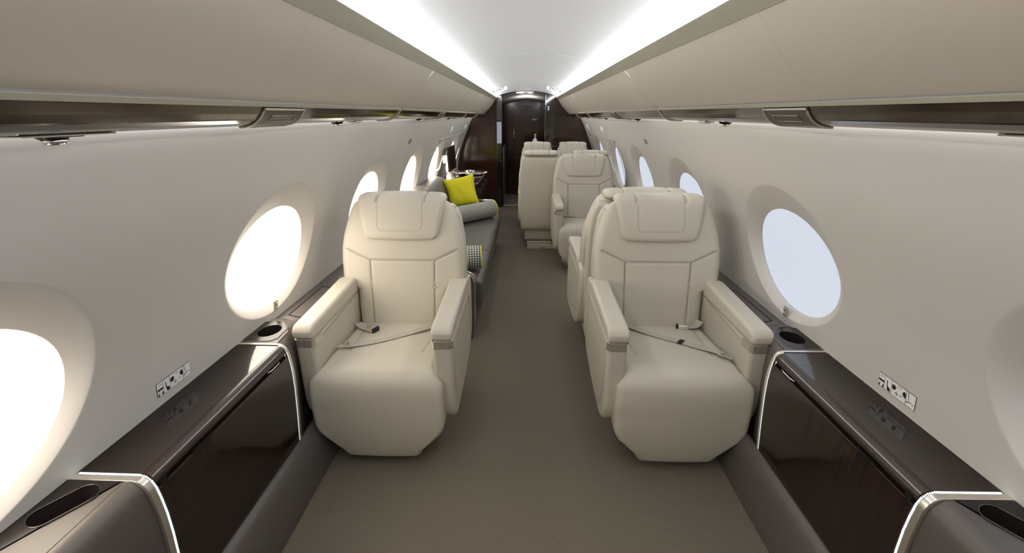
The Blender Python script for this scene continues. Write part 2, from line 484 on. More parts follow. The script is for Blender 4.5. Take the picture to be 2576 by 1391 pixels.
# reading lights and vents under the valance
for sg in (-1, 1):
    side = 'left' if sg < 0 else 'right'
    for i, y in enumerate((.775 if sg < 0 else .73, 2.0, 3.55, 4.95)):
        z = valance_pt(.95, y)[1]; x = .815
        pos = ['nearest the camera', 'over the near recliner', 'second nearest group along the valance', 'far along the valance'][i]
        t = thing('reading_light', (sg*x, y, z), 'small chrome reading light under the %s wood valance, %s' % (side, pos), 'reading light', 'chrome reading lights')
        mb = MB(); mb.lathe((0, 0, 0), [(.028, 0), (.026, -.003), (.019, -.008), (.019, -.009)], 24)
        obj('base_plate', mb, M['blackg'], t, smooth=True)
        mb = MB(); mb.lathe((0, 0, 0), [(.018, -.008), (.018, -.015), (.0165, -.017), (.014, -.017), (.013, -.014)], 24)
        obj('bezel', mb, M['chrome'], t, smooth=True)
        t.rotation_euler = (0, sg*.15, 0)
    for i, y in enumerate((.775 if sg < 0 else .73, 2.17, 3.75, 5.2, 6.2)):
        z = valance_pt(.95, y)[1]
        pos = ['nearest the camera', 'just past the near recliner', 'in the middle of the row', 'fourth from the camera', 'farthest in the cabin'][i]
        mb = MB(); hl = .085 if i == 0 else .045; dz_ = .003 if i == 0 else .007; mb.box(-.022, .022, -hl, hl, -dz_, .0005); mb.box(-.012, .012, -.03, .03, -dz_-.002, -.001, 1)
        o = obj('switch_plate', mb, [M['alum'], M['blackg']], bevel=.002, segs=2); o.location = (sg*.80, y, z)
        tag(o, 'flat metal call switch plate under the %s valance, %s' % (side, pos), 'switch', 'switch plates under the valances')

# ---------------------------------------------------------------- side consoles
CP = [(1.175,.676),(.998,.674),(.985,.668),(.974,.655),(.967,.635),(.963,.60),(.961,.55),(.963,.48),(.972,.36),(.986,.21),(.992,.0)]
def console_prof(inset=0): return [(x+inset, z) for x, z in CP]
def hole_plate(mb, outer, hole, z, depth, mi=0, mi2=0, sg=1):
    """outer/hole: lists of equal length (x,y) around"""
    n = len(hole)
    R0 = [(sg*x, y, z) for x, y in outer]; R1 = [(sg*x, y, z) for x, y in hole]
    cx = sum(h[0] for h in hole)/n; cy = sum(h[1] for h in hole)/n
    R2 = [(sg*x, y, z-.004) for x, y in hole]
    R3 = [(sg*(cx+(x-cx)*.93), cy+(y-cy)*.93, z-depth*.9) for x, y in hole]
    R4 = [(sg*(cx+(x-cx)*.85), cy+(y-cy)*.85, z-depth) for x, y in hole]
    mb.loft([R0, R1], cap=False, mi=mi)
    o = mb.loft([R1, R2, R3, R4], cap=False, mi=mi2)
    mb.add(R4, [tuple(range(n))], mi2)
def ray_poly(h, poly, cc=(1.100, 1.698)):
    hx, hy = cc; dx, dy = h[0]-hx, h[1]-hy; best = None
    for (ax, ay), (bx, by) in zip(poly, poly[1:]+poly[:1]):
        ex, ey = bx-ax, by-ay; det = dx*(-ey)+dy*ex
        if abs(det) < 1e-12: continue
        t_ = ((ax-hx)*(-ey)+(ay-hy)*ex)/det; s_ = (dx*(ay-hy)-dy*(ax-hx))/det
        if t_ > 0 and -1e-6 <= s_ <= 1+1e-6: best = t_ if best is None else min(best, t_)
    return (hx+dx*best, hy+dy*best)
def rect_match(hole, x0, x1, y0, y1):
    n = len(hole); cx = (x0+x1)/2; cy = (y0+y1)/2; out = []
    hx = sum(h[0] for h in hole)/n; hy = sum(h[1] for h in hole)/n
    for x, y in hole:
        dx, dy = x-hx, y-hy; t = 1e9
        if dx > 1e-9: t = min(t, (x1-hx)/dx)
        if dx < -1e-9: t = min(t, (x0-hx)/dx)
        if dy > 1e-9: t = min(t, (y1-hy)/dy)
        if dy < -1e-9: t = min(t, (y0-hy)/dy)
        out.append((hx+dx*t, hy+dy*t))
    # snap nearest samples to corners
    for c in ((x0, y0), (x1, y0), (x1, y1), (x0, y1)):
        k = min(range(n), key=lambda i: (out[i][0]-c[0])**2+(out[i][1]-c[1])**2); out[k] = c
    return out
for sg in (-1, 1):
    side = 'left' if sg < 0 else 'right'
    # (a) near module with oval tray
    t = thing('tray_console', (0, 0, 0), 'dark leather side console with an oval recessed tray, nearest the camera at the %s wall' % side, 'console', 'oval tray consoles')
    ya, yb = Y0, .862
    pr = [(x, z) for x, z in console_prof(.006)]
    pr[0] = (1.175, .60); pr = [pr[0], (1.02, .60), (1.02, .676), (1.004, .6755)]+pr[2:]
    mb = MB(); mb.prism_y([(sg*x, z) for x, z in pr], ya, yb); obj('body', mb, M['greyl'], t, smooth=False, bevel=.003)
    mb = MB(); mb.prism_z([(sg*x, y) for x, y in [(1.0195, .861), (1.024, .861), (1.125, .665), (1.172, .56), (1.172, Y0+.01), (1.0195, Y0+.01)]], .60, .676)
    obj('top_cover', mb, M['greyl'], t, bevel=.002)
    mb = MB(); n = 64; hole = []
    ax = Vector((.062, -.105)).normalized(); nx = Vector((-ax.y, ax.x))
    for k in range(n):
        a = 2*PI*k/n; c, s_ = math.cos(a), math.sin(a)
        p = Vector((1.098, .785))+ax*(.028*c+(.038 if c > 0 else -.038))+nx*.034*s_
        hole.append((p.x, p.y))
    tri = [(1.170,.860),(1.026,.860),(1.124,.668),(1.170,.57)]
    outer = [ray_poly(h, tri, (1.098, .785)) for h in hole]
    for c in tri:
        k = min(range(n), key=lambda i: (outer[i][0]-c[0])**2+(outer[i][1]-c[1])**2); outer[k] = c
    hole_plate(mb, outer, hole, .6785, .045, 0, 0, sg)
    o = obj('tray_top', mb, M['blackg'], t, smooth=False)
    mb = MB(); mb.tube([(sg*x, y, .679) for x, y in hole], .0016, 6, closed=True)
    obj('tray_rim', mb, M['smoke'], t, smooth=True)
    mb = MB(); mb.tube([(sg*.958, .56+.055*math.cos(a)*1.2, .50+.035*math.sin(a)) for a in [2*PI*k/32 for k in range(32)]], .004, 6, closed=True)
    obj('panel_pull', mb, M['greyl'], t, smooth=True)
    # (b) metal hoop with led dots
    def hoop(y0_, y1_, out, parent, nm, m_):
        mb = MB(); rg = []
        for y in (y0_, y1_):
            o_ = [(sg*(x-out if i > 1 else x), y, z+(out if i < 5 else 0)) for i, (x, z) in enumerate(CP)]
            i_ = [(sg*(x+.02), y, z-.02) for x, z in CP]
            rg.append(o_+list(reversed(i_)))
        mb.loft(rg); return obj(nm, mb, m_, parent, bevel=.001, segs=2)
    t2 = thing('lit_trim_hoop', (0, 0, 0), 'silver trim hoop with a dotted light strip beside the oval tray console on the %s' % side, 'light trim', 'lit trim hoops')
    hoop(.862, .880, .004, t2, 'metal_band', M['alum'])
    mb = MB()
    path = [(x-.0025 if i > 1 else x, z+.0025 if i < 5 else z) for i, (x, z) in enumerate(CP)]
    # densify and place dots
    acc = []
    for (xa, za), (xb, zb) in zip(path, path[1:]):
        d = math.hypot(xb-xa, zb-za); m_ = max(1, int(d/.0052))
        for i in range(m_): acc.append((xa+(xb-xa)*i/m_, za+(zb-za)*i/m_))
    for x, z in acc:
        if x > 1.155: continue
        mb.box(sg*(x-.0013), sg*(x+.0013), .8825, .8865, z-.0013, z+.0013)
    dots = obj('light_dots', mb, M['led'], t2); dots['kind'] = 'stuff'
    t3 = thing('lit_trim_hoop', (0, 0, 0), 'thin bright trim hoop between wood credenza and cup holder console on the %s' % side, 'light trim', 'lit trim hoops')
    hoop(1.574, 1.586, .003, t3, 'metal_band', M['alum'])
    mb = MB(); mb.tube([(sg*(x-.001 if i > 1 else x), 1.571, z+.001) for i, (x, z) in enumerate(CP[1:-1])]+[], .0016, 6)
    obj('light_strip', mb, M['ledf'], t3, smooth=True)
    # (c) wood credenza with folding table leaf
    t = thing('wood_credenza', (0, 0, 0), 'long glossy dark wood side credenza with folding table leaf along the %s wall' % side, 'credenza', 'wood side credenzas')
    ya, yb = .892, 1.569
    mb = MB(); top = [(1.175,.645),(1.175,.676),(.999,.674),(.999,.645)]
    mb.prism_y([(sg*x, z) for x, z in top], ya, yb); obj('top_panel', mb, M['woodt'], t, bevel=.001, segs=2)
    lip = [(.998-.030*math.sin(a), .644+.030*math.cos(a)) for a in [PI/2*i/10 for i in range(11)]]
    lip += [(.985,.637),(.999,.640)]
    mb.prism_y([(sg*x, z) for x, z in lip], ya, yb); obj('rounded_edge', mb, M['woode'], t, smooth=False)
    mb = MB(); leaf = [(.975,.628),(.966,.626),(.962,.60),(.961,.55),(.963,.48),(.972,.36),(.986,.21),(.992,.0),(1.02,0),(1.0,.6)]
    mb.prism_y([(sg*x, z) for x, z in leaf], ya, yb); obj('table_leaf', mb, M['wood'], t, bevel=.001)
    mb = MB(); mb.box(sg*.98, sg*1.15, ya, yb, .60, .65); mb.box(sg*.966, sg*.99, 1.02, 1.10, .616, .632); mb.box(sg*.966, sg*.99, ya+.01, ya+.03, .62, .65)
    obj('slot', mb, M['black'], t)
    mb = MB(); mb.tube([(sg*.971, 1.43, .636), (sg*.967, 1.45, .634), (sg*.967, 1.50, .634), (sg*.972, 1.52, .638)], .003, 6); mb.tube([(sg*.970, 1.555, .645), (sg*.968, 1.556, .63)], .004, 6)
    obj('latch', mb, M['chrome'], t, smooth=True)
    # (d) cup holder module
    t = thing('cup_holder_console', (0, 0, 0), 'dark leather end console with round cup holder beside the near recliner on the %s' % side, 'console', 'cup holder consoles')
    mb = MB(); rg = []
    for y, ins in ((1.588, .008), (1.63, .018), (1.68, .042), (1.74, .06), (1.80, .066), (1.86, .070)):
        dz = lerp_pts([(1.588, 0), (1.75, 0), (1.80, -.008), (1.86, -.02)], y)
        xi = lerp_pts([(1.588, 1.015), (1.70, 1.024), (1.79, 1.07), (1.86, 1.13)], y)
        rg.append([(sg*1.175, y, .60), (sg*xi, y, .60), (sg*xi, y, .672+dz)]+[(sg*min(x+ins, xi-.004), y, (z-.004 if i < 3 else z)+dz*(1 if i < 5 else 0)) for i, (x, z) in enumerate(CP) if i >= 1])
    mb.loft(rg); obj('body', mb, M['greyl'], t, smooth=False, bevel=.004)
    mb = MB(); n = 48; hole = [(1.100+.044*math.cos(2*PI*k/n), 1.698+.056*math.sin(2*PI*k/n)) for k in range(n)]
    octo = [(1.165,1.60),(1.165,1.78),(1.13,1.80),(1.085,1.79),(1.035,1.72),(1.03,1.63),(1.05,1.605)]
    hole_plate(mb, [ray_poly(h, octo) for h in hole], hole, .6765, .05, 0, 0, sg)
    outl = [(1.172,1.588),(1.172,1.862),(1.128,1.860),(1.068,1.79),(1.022,1.70),(1.013,1.588)]
    oo = [ray_poly(h, outl) for h in hole]
    for c in outl:
        k = min(range(n), key=lambda i: (oo[i][0]-c[0])**2+(oo[i][1]-c[1])**2); oo[k] = c
    def zt_(y): return .674+lerp_pts([(1.588, 0), (1.76, 0), (1.80, -.006), (1.86, -.018)], y)
    mb.loft([[(sg*x, y, zt_(y)) for x, y in oo], [(sg*x, y, .6762) for x, y in [ray_poly(h, octo) for h in hole]]], cap=False, mi=1)
    mb.tube([(sg*x, y, .6765) for x, y in [ray_poly(h, octo) for h in hole]], .0022, 6, mi=1, closed=True)
    obj('cup_holder', mb, [M['blackg'], M['greyl']], t, smooth=False)
    # low ledge running forward
    y_end = 7.84 if sg > 0 else 2.93
    t = thing('wall_ledge', (0, 0, 0), 'dark grey leather armrest ledge running forward along the %s wall' % side, 'ledge', 'leather wall ledges')
    mb = MB(); prof = [(1.175,.655),(1.12,.655),(1.062,.642),(1.045,.62),(1.04,.58),(1.045,.3),(1.06,0),(1.175,0)]
    mb.prism_y([(sg*x, z) for x, z in prof], 1.862, y_end); obj('body', mb, M['greyl'], t, bevel=.004)
    mb = MB()
    lid = [(1.125,.656),(1.066,.644),(1.052,.628),(1.046,.60)]
    a_ = [(sg*(x-.002), 1.90, z+.001) for x, z in lid]; b_ = [(sg*(x-.002), 2.28, z+.001) for x, z in lid]
    mb.tube(a_+list(reversed(b_)), .0018, 6, closed=True)
    obj('lid_seam', mb, M['black'], t, smooth=True)
    # bumper
    mb = MB(); prof = [(1.0,.0),(1.0,.205),(.985,.213),(.968,.208),(.952,.19),(.938,.15),(.925,.09),(.915,.03),(.913,.0)]
    mb.prism_y([(sg*x, z) for x, z in prof], Y0, 2.9 if sg < 0 else YB-.02)
    struct(obj('baseboard_%s' % side, mb, M['greyl'], bevel=.004))
    # placard with pictograms, follows the wall tangent
    t = thing('placard', (0, 0, 0), 'white pictogram placard with dark frame on the %s wall above the wood credenza' % side, 'placard', 'pictogram placards')
    pa, pb = 1.165, 1.312; z0, z1 = .707, .757
    def pl(u, v, off):   # u: image left->right, v: bottom->top
        y = pa+(pb-pa)*(u if sg < 0 else 1-u); z = z0+(z1-z0)*v
        return (sg*(W(z)-off), y, z)
    def quad(mb, pts, off, mi=0):
        mb.add([pl(u, v, off) for u, v in pts], [tuple(range(len(pts)))], mi)
    mb = MB(); quad(mb, [(0,0),(1,0),(1,1),(0,1)], .0012); quad(mb, [(.008,.03),(.992,.03),(.992,.97),(.008,.97)], .0018, 1)
    for u in (.175, .37, .765): quad(mb, [(u-.004,.02),(u+.004,.02),(u+.004,.98),(u-.004,.98)], .0022, 0)
    obj('plate', mb, [M['frame'], M['placard']], t)
    mb = MB()
    quad(mb, [(.015,.42),(.165,.42),(.165,.56),(.015,.56)], .0024)
    quad(mb, [(.02,.05),(.055,.05),(.055,.3),(.02,.16)], .0024); quad(mb, [(.16,.05),(.12,.05),(.13,.22),(.16,.3)], .0024)
    quad(mb, [(.04,.8),(.14,.8),(.14,.83),(.04,.83)], .0024)
    quad(mb, [(.235,.75),(.255,.75),(.265,.38),(.245,.35)], .0024); quad(mb, [(.245,.38),(.265,.38),(.34,.28),(.345,.06),(.27,.08)], .0024)
    quad(mb, [(.385,.72),(.45,.80),(.50,.66),(.47,.48),(.42,.42),(.385,.5)], .0024)
    quad(mb, [(.52,.83),(.64,.83),(.64,.86),(.52,.86)], .0024)
    quad(mb, [(.66,.62),(.71,.82),(.755,.72),(.755,.38),(.70,.46)], .0024)
    quad(mb, [(.47,.3),(.52,.42),(.56,.28),(.51,.16),(.50,.19),(.54,.28),(.52,.36),(.49,.28)], .0024)
    quad(mb, [(.60,.28),(.68,.36),(.68,.40),(.60,.32)], .0024)
    quad(mb, [(.80,.95),(.815,.95),(.845,.45),(.84,.40)], .0024)
    quad(mb, [(.77,.22),(.83,.28),(.88,.36),(.98,.30),(.98,.33),(.88,.40),(.82,.33),(.77,.26)], .0024)
    obj('pictograms', mb, M['ink'], t)
    # small chrome switch at the window's lower edge
    t = thing('shade_switch', (0, 0, 0), 'tiny metal shade switch plate below the near %s window' % side, 'switch', 'shade switches')
    mb = MB(); yc_ = 1.872
    mb.add([(sg*(W(z)-o_), y, z) for o_, y, z in ((.001,yc_-.016,.690),(.001,yc_+.016,.690),(.001,yc_+.016,.742),(.001,yc_-.016,.742),(.005,yc_-.014,.692),(.005,yc_+.014,.692),(.005,yc_+.014,.740),(.005,yc_-.014,.740))],
           [(4,5,6,7),(0,1,5,4),(1,2,6,5),(2,3,7,6),(3,0,4,7)])
    obj('plate', mb, M['trim'], t)
    for zz in (.703, .727):
        mb = MB(); mb.box(sg*(W(zz)-.011), sg*(W(zz)-.003), yc_-.006, yc_+.006, zz-.006, zz+.006); obj('button', mb, M['chrome'], t, bevel=.002)
    # small wall vents
    for y, z, lb in ((3.83, 1.335, 'between the third and fourth windows'), (5.36, 1.245, 'above the fifth window'), (7.37, 1.245, 'close to the wood bulkhead')):
        mb = MB(); mb.add([(sg*(W(zz)-o_), yy, zz) for o_, yy, zz in ((.003,y-.04,z-.018),(.003,y+.04,z-.018),(.003,y+.04,z+.018),(.003,y-.04,z+.018),(-.002,y-.042,z-.02),(-.002,y+.042,z-.02),(-.002,y+.042,z+.02),(-.002,y-.042,z+.02))],
                          [(0,1,2,3),(4,5,1,0),(5,6,2,1),(6,7,3,2),(7,4,0,3)])
        o = obj('wall_vent', mb, mat('vent%d%.1f' % (sg, y), (120, 118, 112), .5))
        tag(o, 'small grey rectangular vent on the %s wall %s' % (side, lb), 'vent', 'small wall vents')
    # glossy covers above the exit hatch, white painted in for light reflections
    for y, lb in ((5.98, 'nearer one'), (7.36, 'farther one')):
        mb = MB(); rg = []
        for i in range(9):
            u = i/8; z = 1.30+.10*u; hw_ = .012+.028*math.sin(PI*min(1, u*1.1)/1.1) ; o_ = .004+.016*math.sin(PI*u)
            rg.append([(sg*(W(z)-(0 if abs(c) == 1 else o_*(1-c*c))), y+hw_*c, z) for c in (-1, -.6, -.2, .2, .6, 1)])
        mb.loft(rg, closed=False, cap=False)
        o = obj('wall_glint_cover', mb, M['glint_white'], smooth=True)
        tag(o, 'glossy oval cover painted white as a light reflection on the %s wall above the exit hatch, %s' % (side, lb), 'glint cover', 'white oval wall covers')
    # exit hatch outline
    mb = MB(); pts = [(5.30, .70), (5.30, 1.20), (5.32, 1.25), (5.37, 1.268), (6.1, 1.268), (7.42, 1.262), (7.47, 1.24), (7.48, .72)]
    dense = []
    for (a0, b0), (a1, b1) in zip(pts, pts[1:]):
        for i in range(6): dense.append((a0+(a1-a0)*i/6, b0+(b1-b0)*i/6))
    mb.tube([(sg*(W(z)-.001), y, z) for y, z in dense], .0025, 6)
    struct(obj('trim_%d' % (8 if sg < 0 else 9), mb, M['wall'], smooth=True))
    # pull handle frames on the hatch
    for y, lb in (((5.74, 'nearer one beside the monitor'), (7.2, 'farther one next to the bulkhead')) if sg < 0 else ((5.78, 'in front of the fifth window'),)):
        mb = MB(); zz = (.88, 1.04)
        xx = .045
        mb.tube([(sg*(W(zz[0])), y-.06, zz[0]), (sg*(W(zz[0])-xx), y-.06, zz[0]+.005), (sg*(W(zz[1])-xx), y-.02, zz[1]), (sg*(W(zz[1])-xx*.8), y+.08, zz[1]+.01), (sg*(W(zz[0])-xx*.8), y+.06, zz[0]+.01), (sg*W(zz[0]), y+.06, zz[0])], .006, 8)
        o = obj('grab_handle', mb, M['white'], smooth=True)
        tag(o, 'white frame shaped grab handle on the %s wall, %s' % (side, lb), 'handle', 'white grab handles')

# ---------------------------------------------------------------- padded lofts
def pad(path, hw, th, rc, disp=None, nf=60, end=(.02, .02), crown=.0, ns=None):
    """path: list of (y,z) bottom-front upward and over; outward normal = (-tz, ty)."""
    # resample
    L = [0]
    for a, b in zip(path, path[1:]): L.append(L[-1]+math.hypot(b[0]-a[0], b[1]-a[1]))
    tot = L[-1]; ns = ns or max(8, int(tot/.008))
    py = list(zip(L, [p[0] for p in path])); pz = list(zip(L, [p[1] for p in path]))
    mb = MB(); rings = []; seams = []
    K = 5
    def at(s): return smooth_pts(py, s), smooth_pts(pz, s)
    for i in range(ns+1):
        s = tot*i/ns
        y, z = at(s); y2, z2 = at(min(tot, s+.004)); y1, z1 = at(max(0, s-.004))
        ty, tz = y2-y1, z2-z1; l = math.hypot(ty, tz) or 1; ty /= l; tz /= l
        ny, nz = -tz, ty
        h = hw(s, z) if callable(hw) else hw
        e = 0
        for d, re in ((s, end[0]), (tot-s, end[1])):
            if re and d < re: e = max(e, re*(1-math.sqrt(max(0, 1-((re-d)/re)**2))))
        T = th(s) if callable(th) else th
        r = min(rc, h*.6, T*.48); h2 = h-e*.6
        ring = []; sm = []
        for k in range(nf+1):
            x = -(h2-r)+2*(h2-r)*k/nf
            dd, sv = (disp(x, s, z) if disp else (0, 0))
            ring.append((x, e+dd+crown*(x/h2)**2)); sm.append(sv)
        ee = e+crown
        for k in range(1, K+1):
            a = PI/2*k/K; ring.append((h2-r+r*math.sin(a), ee+r*(1-math.cos(a)))); sm.append(0)
        tb = max(T-e, ee+r+.002)
        rb = min(r*.6, (tb-ee-r)*.9)
        for k in range(0, 4):
            a = PI/2*k/3; ring.append((h2-rb+rb*math.cos(a), tb-rb+rb*math.sin(a))); sm.append(0)
        for k in range(0, 4):
            a = PI/2*k/3; ring.append((-(h2-rb)-rb*math.sin(a), tb-rb+rb*math.cos(a))); sm.append(0)
        for k in range(K, 0, -1):
            a = PI/2*k/K; ring.append((-(h2-r)-r*math.sin(a), ee+r*(1-math.cos(a)))); sm.append(0)
        rings.append([(x, y-ny*d, z-nz*d) for x, d in ring]); seams += sm
    o = mb.loft(rings)
    for i, v in enumerate(seams):
        mb.seam[o+i] = v
    return mb
def seg_dist(px, py, a, b):
    ax, ay = a; bx, by = b; dx, dy = bx-ax, by-ay; t = ((px-ax)*dx+(py-ay)*dy)/(dx*dx+dy*dy)
    t = max(0, min(1, t)); return math.hypot(px-ax-dx*t, py-ay-dy*t)
def groove(lines, depth, width, puff=0, dark=1.):
    def f(x, s, z):
        d = min(seg_dist(x, z, a, b) for a, b in lines)
        g = math.exp(-(d/width)**2)
        return depth*g+puff*math.exp(-(d/(width*6)))*.5, dark*math.exp(-(d/(width*.55))**2)
    return f

def arc_pts(x0, z0, r, a0, a1, n=5):
    return [(x0+r*math.cos(a0+(a1-a0)*i/n), z0+r*math.sin(a0+(a1-a0)*i/n)) for i in range(n+1)]
def seat_meshes(kx, key):
    """kx scales the cushions across; returns dict of shared meshes in seat coordinates"""
    S = {}
    HW = [(.40,.235),(.46,.246),(.55,.250),(.645,.252),(.664,.255),(.676,.30),(.688,.322),(.72,.330),(.80,.333),(.88,.330),(.95,.318),(1.02,.298),(1.08,.278),(1.11,.262),(1.13,.235),(1.14,.20)]
    YF = [(.40,.49),(.50,.507),(.66,.532),(.80,.556),(.90,.575),(1.0,.600),(1.08,.625),(1.14,.648)]
    lines = [((-.36,.905),(-.172,.815)),((-.172,.815),(.172,.815)),((.172,.815),(.36,.905)),((-.172,.815),(-.166,.40)),((.172,.815),(.166,.40))]
    lines = [((a[0]*kx, a[1]), (b[0]*kx, b[1])) for a, b in lines]
    path = [(y, z) for z, y in YF]
    mb = pad(path, lambda s, z: kx*lerp_pts(HW, z), lambda s: lerp_pts([(0,.10),(.2,.13),(.35,.15),(.65,.13),(.75,.10)], s), .035, groove(lines, .005, .0055), nf=90, end=(.03,.03), crown=.006, ns=120)
    S['backrest'] = mb.data('backrest'+key, M['cream'], True)
    # headrest, wraps over the top
    HP = [(.558,.935),(.560,.97),(.572,1.03),(.590,1.09),(.606,1.13),(.622,1.153),(.650,1.170),(.690,1.174),(.735,1.170),(.765,1.155),(.778,1.132),(.774,1.11)]
    L = [0]
    for a, b in zip(HP, HP[1:]): L.append(L[-1]+math.hypot(b[0]-a[0], b[1]-a[1]))
    tot = L[-1]; stop = L[5]
    HH = [(0,.165),(.012,.183),(.03,.195),(.06,.203),(.12,.215),(.19,.228),(.23,.233),(.28,.232),(.36,.228),(tot,.224)]
    u = .118
    U = [((-u,stop+.03),(-u,.085)),((u,stop+.03),(u,.085))]
    c = arc_pts(-u+.03,.085,.03,PI,1.5*PI)+arc_pts(u-.03,.085,.03,1.5*PI,2*PI)
    U += list(zip(c, c[1:]))
    side = [((-.127,stop-.02),(-.127,tot)),((.127,stop-.02),(.127,tot))]
    def hd(x, s, z):
        d1 = min(seg_dist(x/kx, s, a, b) for a, b in U); d2 = min(seg_dist(x/kx, s, a, b) for a, b in side)
        return .0016*math.exp(-(d1/.004)**2)+.009*math.exp(-(d2/.008)**2), max(.45*math.exp(-(d1/.0025)**2), .8*math.exp(-(d2/.003)**2))
    kq = kx if kx == 1 else .86
    mb = pad(HP, lambda s, z: kq*lerp_pts(HH, s), lambda s: lerp_pts([(0,.035),(.2,.05),(tot,.05)], s), .03, hd, nf=100, end=(.022,.02), crown=.010, ns=90)
    S['headrest'] = mb.data('headrest'+key, M['cream'], True)
    # seat cushion flowing into the leg rest
    CPp = [(-.030,.035),(-.045,.10),(-.055,.20),(-.056,.30),(-.052,.39),(-.036,.448),(.004,.486),(.06,.498),(.14,.497),(.25,.490),(.40,.480),(.56,.470)]
    Lc = [0]
    for a, b in zip(CPp, CPp[1:]): Lc.append(Lc[-1]+math.hypot(b[0]-a[0], b[1]-a[1]))
    CH = [(0,.172),(.02,.180),(.05,.196),(.14,.275),(.165,.289),(.19,.295),(.30,.299),(Lc[5],.298),(Lc[6]-.01,.272),(Lc[6]+.03,.254),(Lc[-1],.250)]
    sl = [((-.175,Lc[8]+.02),(-.205,Lc[-1])),((.175,Lc[8]+.02),(.205,Lc[-1]))]
    def cd(x, s, z):
        d = min(seg_dist(x/kx, s, a, b) for a, b in sl)
        wr = .0012*math.sin(s*60+x*9)*math.exp(-((abs(x)/kx-.25)/.03)**2)
        return .0035*math.exp(-(d/.006)**2)+wr, .6*math.exp(-(d/.003)**2)
    mb = pad(CPp, lambda s, z: kx*lerp_pts(CH, s), lambda s: lerp_pts([(0,.06),(.2,.10),(Lc[-1],.12)], s), .024, cd, nf=60, end=(.016,.02), crown=.006, ns=110)
    S['seat_cushion'] = mb.data('seat_cushion'+key, M['cream'], True)
    # back shell seen from behind
    path = [(.665,1.095),(.700,1.094),(.748,1.085),(.768,1.055),(.772,.9),(.770,.6),(.762,.40),(.75,.28),(.725,.235),(.69,.225)]
    Ls = [0]
    for a, b in zip(path, path[1:]): Ls.append(Ls[-1]+math.hypot(b[0]-a[0], b[1]-a[1]))
    h0 = .30
    rows = [((-1,1.055),(1,1.055)),((-1,1.09),(1,1.09)),((-1,.475),(1,.475)),((-1,.27),(1,.27))]
    gd = groove(rows, .0018, .003, dark=.45)
    def bd(x, s, z): return gd(x, s, z) if s > .06 else (0, 0)
    mb = pad(path, lambda s, z: kx*lerp_pts([(.2,.29),(.5,.315),(.9,.318),(1.02,.30),(1.115,.262)], z), .06, .02, bd, nf=20, end=(.01,.01), ns=110)
    S['back_shell'] = mb.data('back_shell'+key, M['cream'], True)
    mb = MB(); w = .24*kx
    mb.prism_x([(.08,.06),(.08,.30),(.10,.36),(.52,.37),(.68,.42),(.70,.30),(.66,.10),(.60,.06)], -w, w); S['seat_frame'] = mb.data('seat_frame'+key, M['cream'])
    mb = MB(); w = .20*kx; mb.box(-w, w, .16, .66, 0 if kx == 1 else .046, .07); S['base'] = mb.data('base'+key, M['cream'])
    # arms
    wi, wo = (.256, .343) if kx == 1 else (.196, .256)
    for sd in (-1, 1):
        body = [(.0,.632),(.0,.34),(.012,.27),(.045,.222),(.10,.205),(.40,.225),(.60,.265),(.70,.33),(.735,.42),(.745,.60),(.72,.68),(.62,.70),(.56,.635)]
        mb = MB(); mb.prism_x(body, sd*wi, sd*wo); S['armrest%d' % sd] = mb.data('armrest'+key, M['cream'])
        padp = [(-.006,.634),(-.006,.668),(.004,.688),(.03,.698),(.30,.710),(.53,.722),(.575,.716),(.60,.69),(.60,.634)]
        mb = MB(); mb.prism_x(padp, sd*(wi-.004), sd*(wo+.004)); S['arm_pad%d' % sd] = mb.data('arm_pad'+key, M['cream'])
        mb = MB(); e = .0015; a_, b_ = wi-e, wo+e
        line = [(sd*a_, .085), (sd*a_, .012), (sd*(a_+.010), .0-e), (sd*(b_-.014), -e), (sd*b_, .014), (sd*b_, .028)]
        rg = [[(x, y, z) for x, y in line] for z in (.596, .630)]
        mb.loft(rg, closed=False, cap=False)
        for q in (.33, .62):
            xq = sd*(a_+(b_-a_)*q); mb.box(xq-.001, xq+.001, -e-.0006, 0, .602, .629, 1)
        S['metal_band%d' % sd] = mb.data('metal_band'+key, [M['alum'], M['creamd']])
        mb = MB()
        mb.tube([(sd*(wi-.0003), y, z) for y, z in ((.09,.612),(.50,.632))], .0014, 5)
        mb.tube([(sd*(wo+.0003), y, z) for y, z in ((.02,.60),(.07,.57),(.60,.60),(.62,.36),(.10,.26),(.04,.40),(.045,.585))], .0012, 5)
        S['piping%d' % sd] = mb.data('piping'+key, M['creamd'], True)
    S['_ztop'] = [(y, z) for y, z in CPp[5:]]
    return S
SM = {'single': seat_meshes(1., '_single'), 'double': seat_meshes(.76, '_double')}

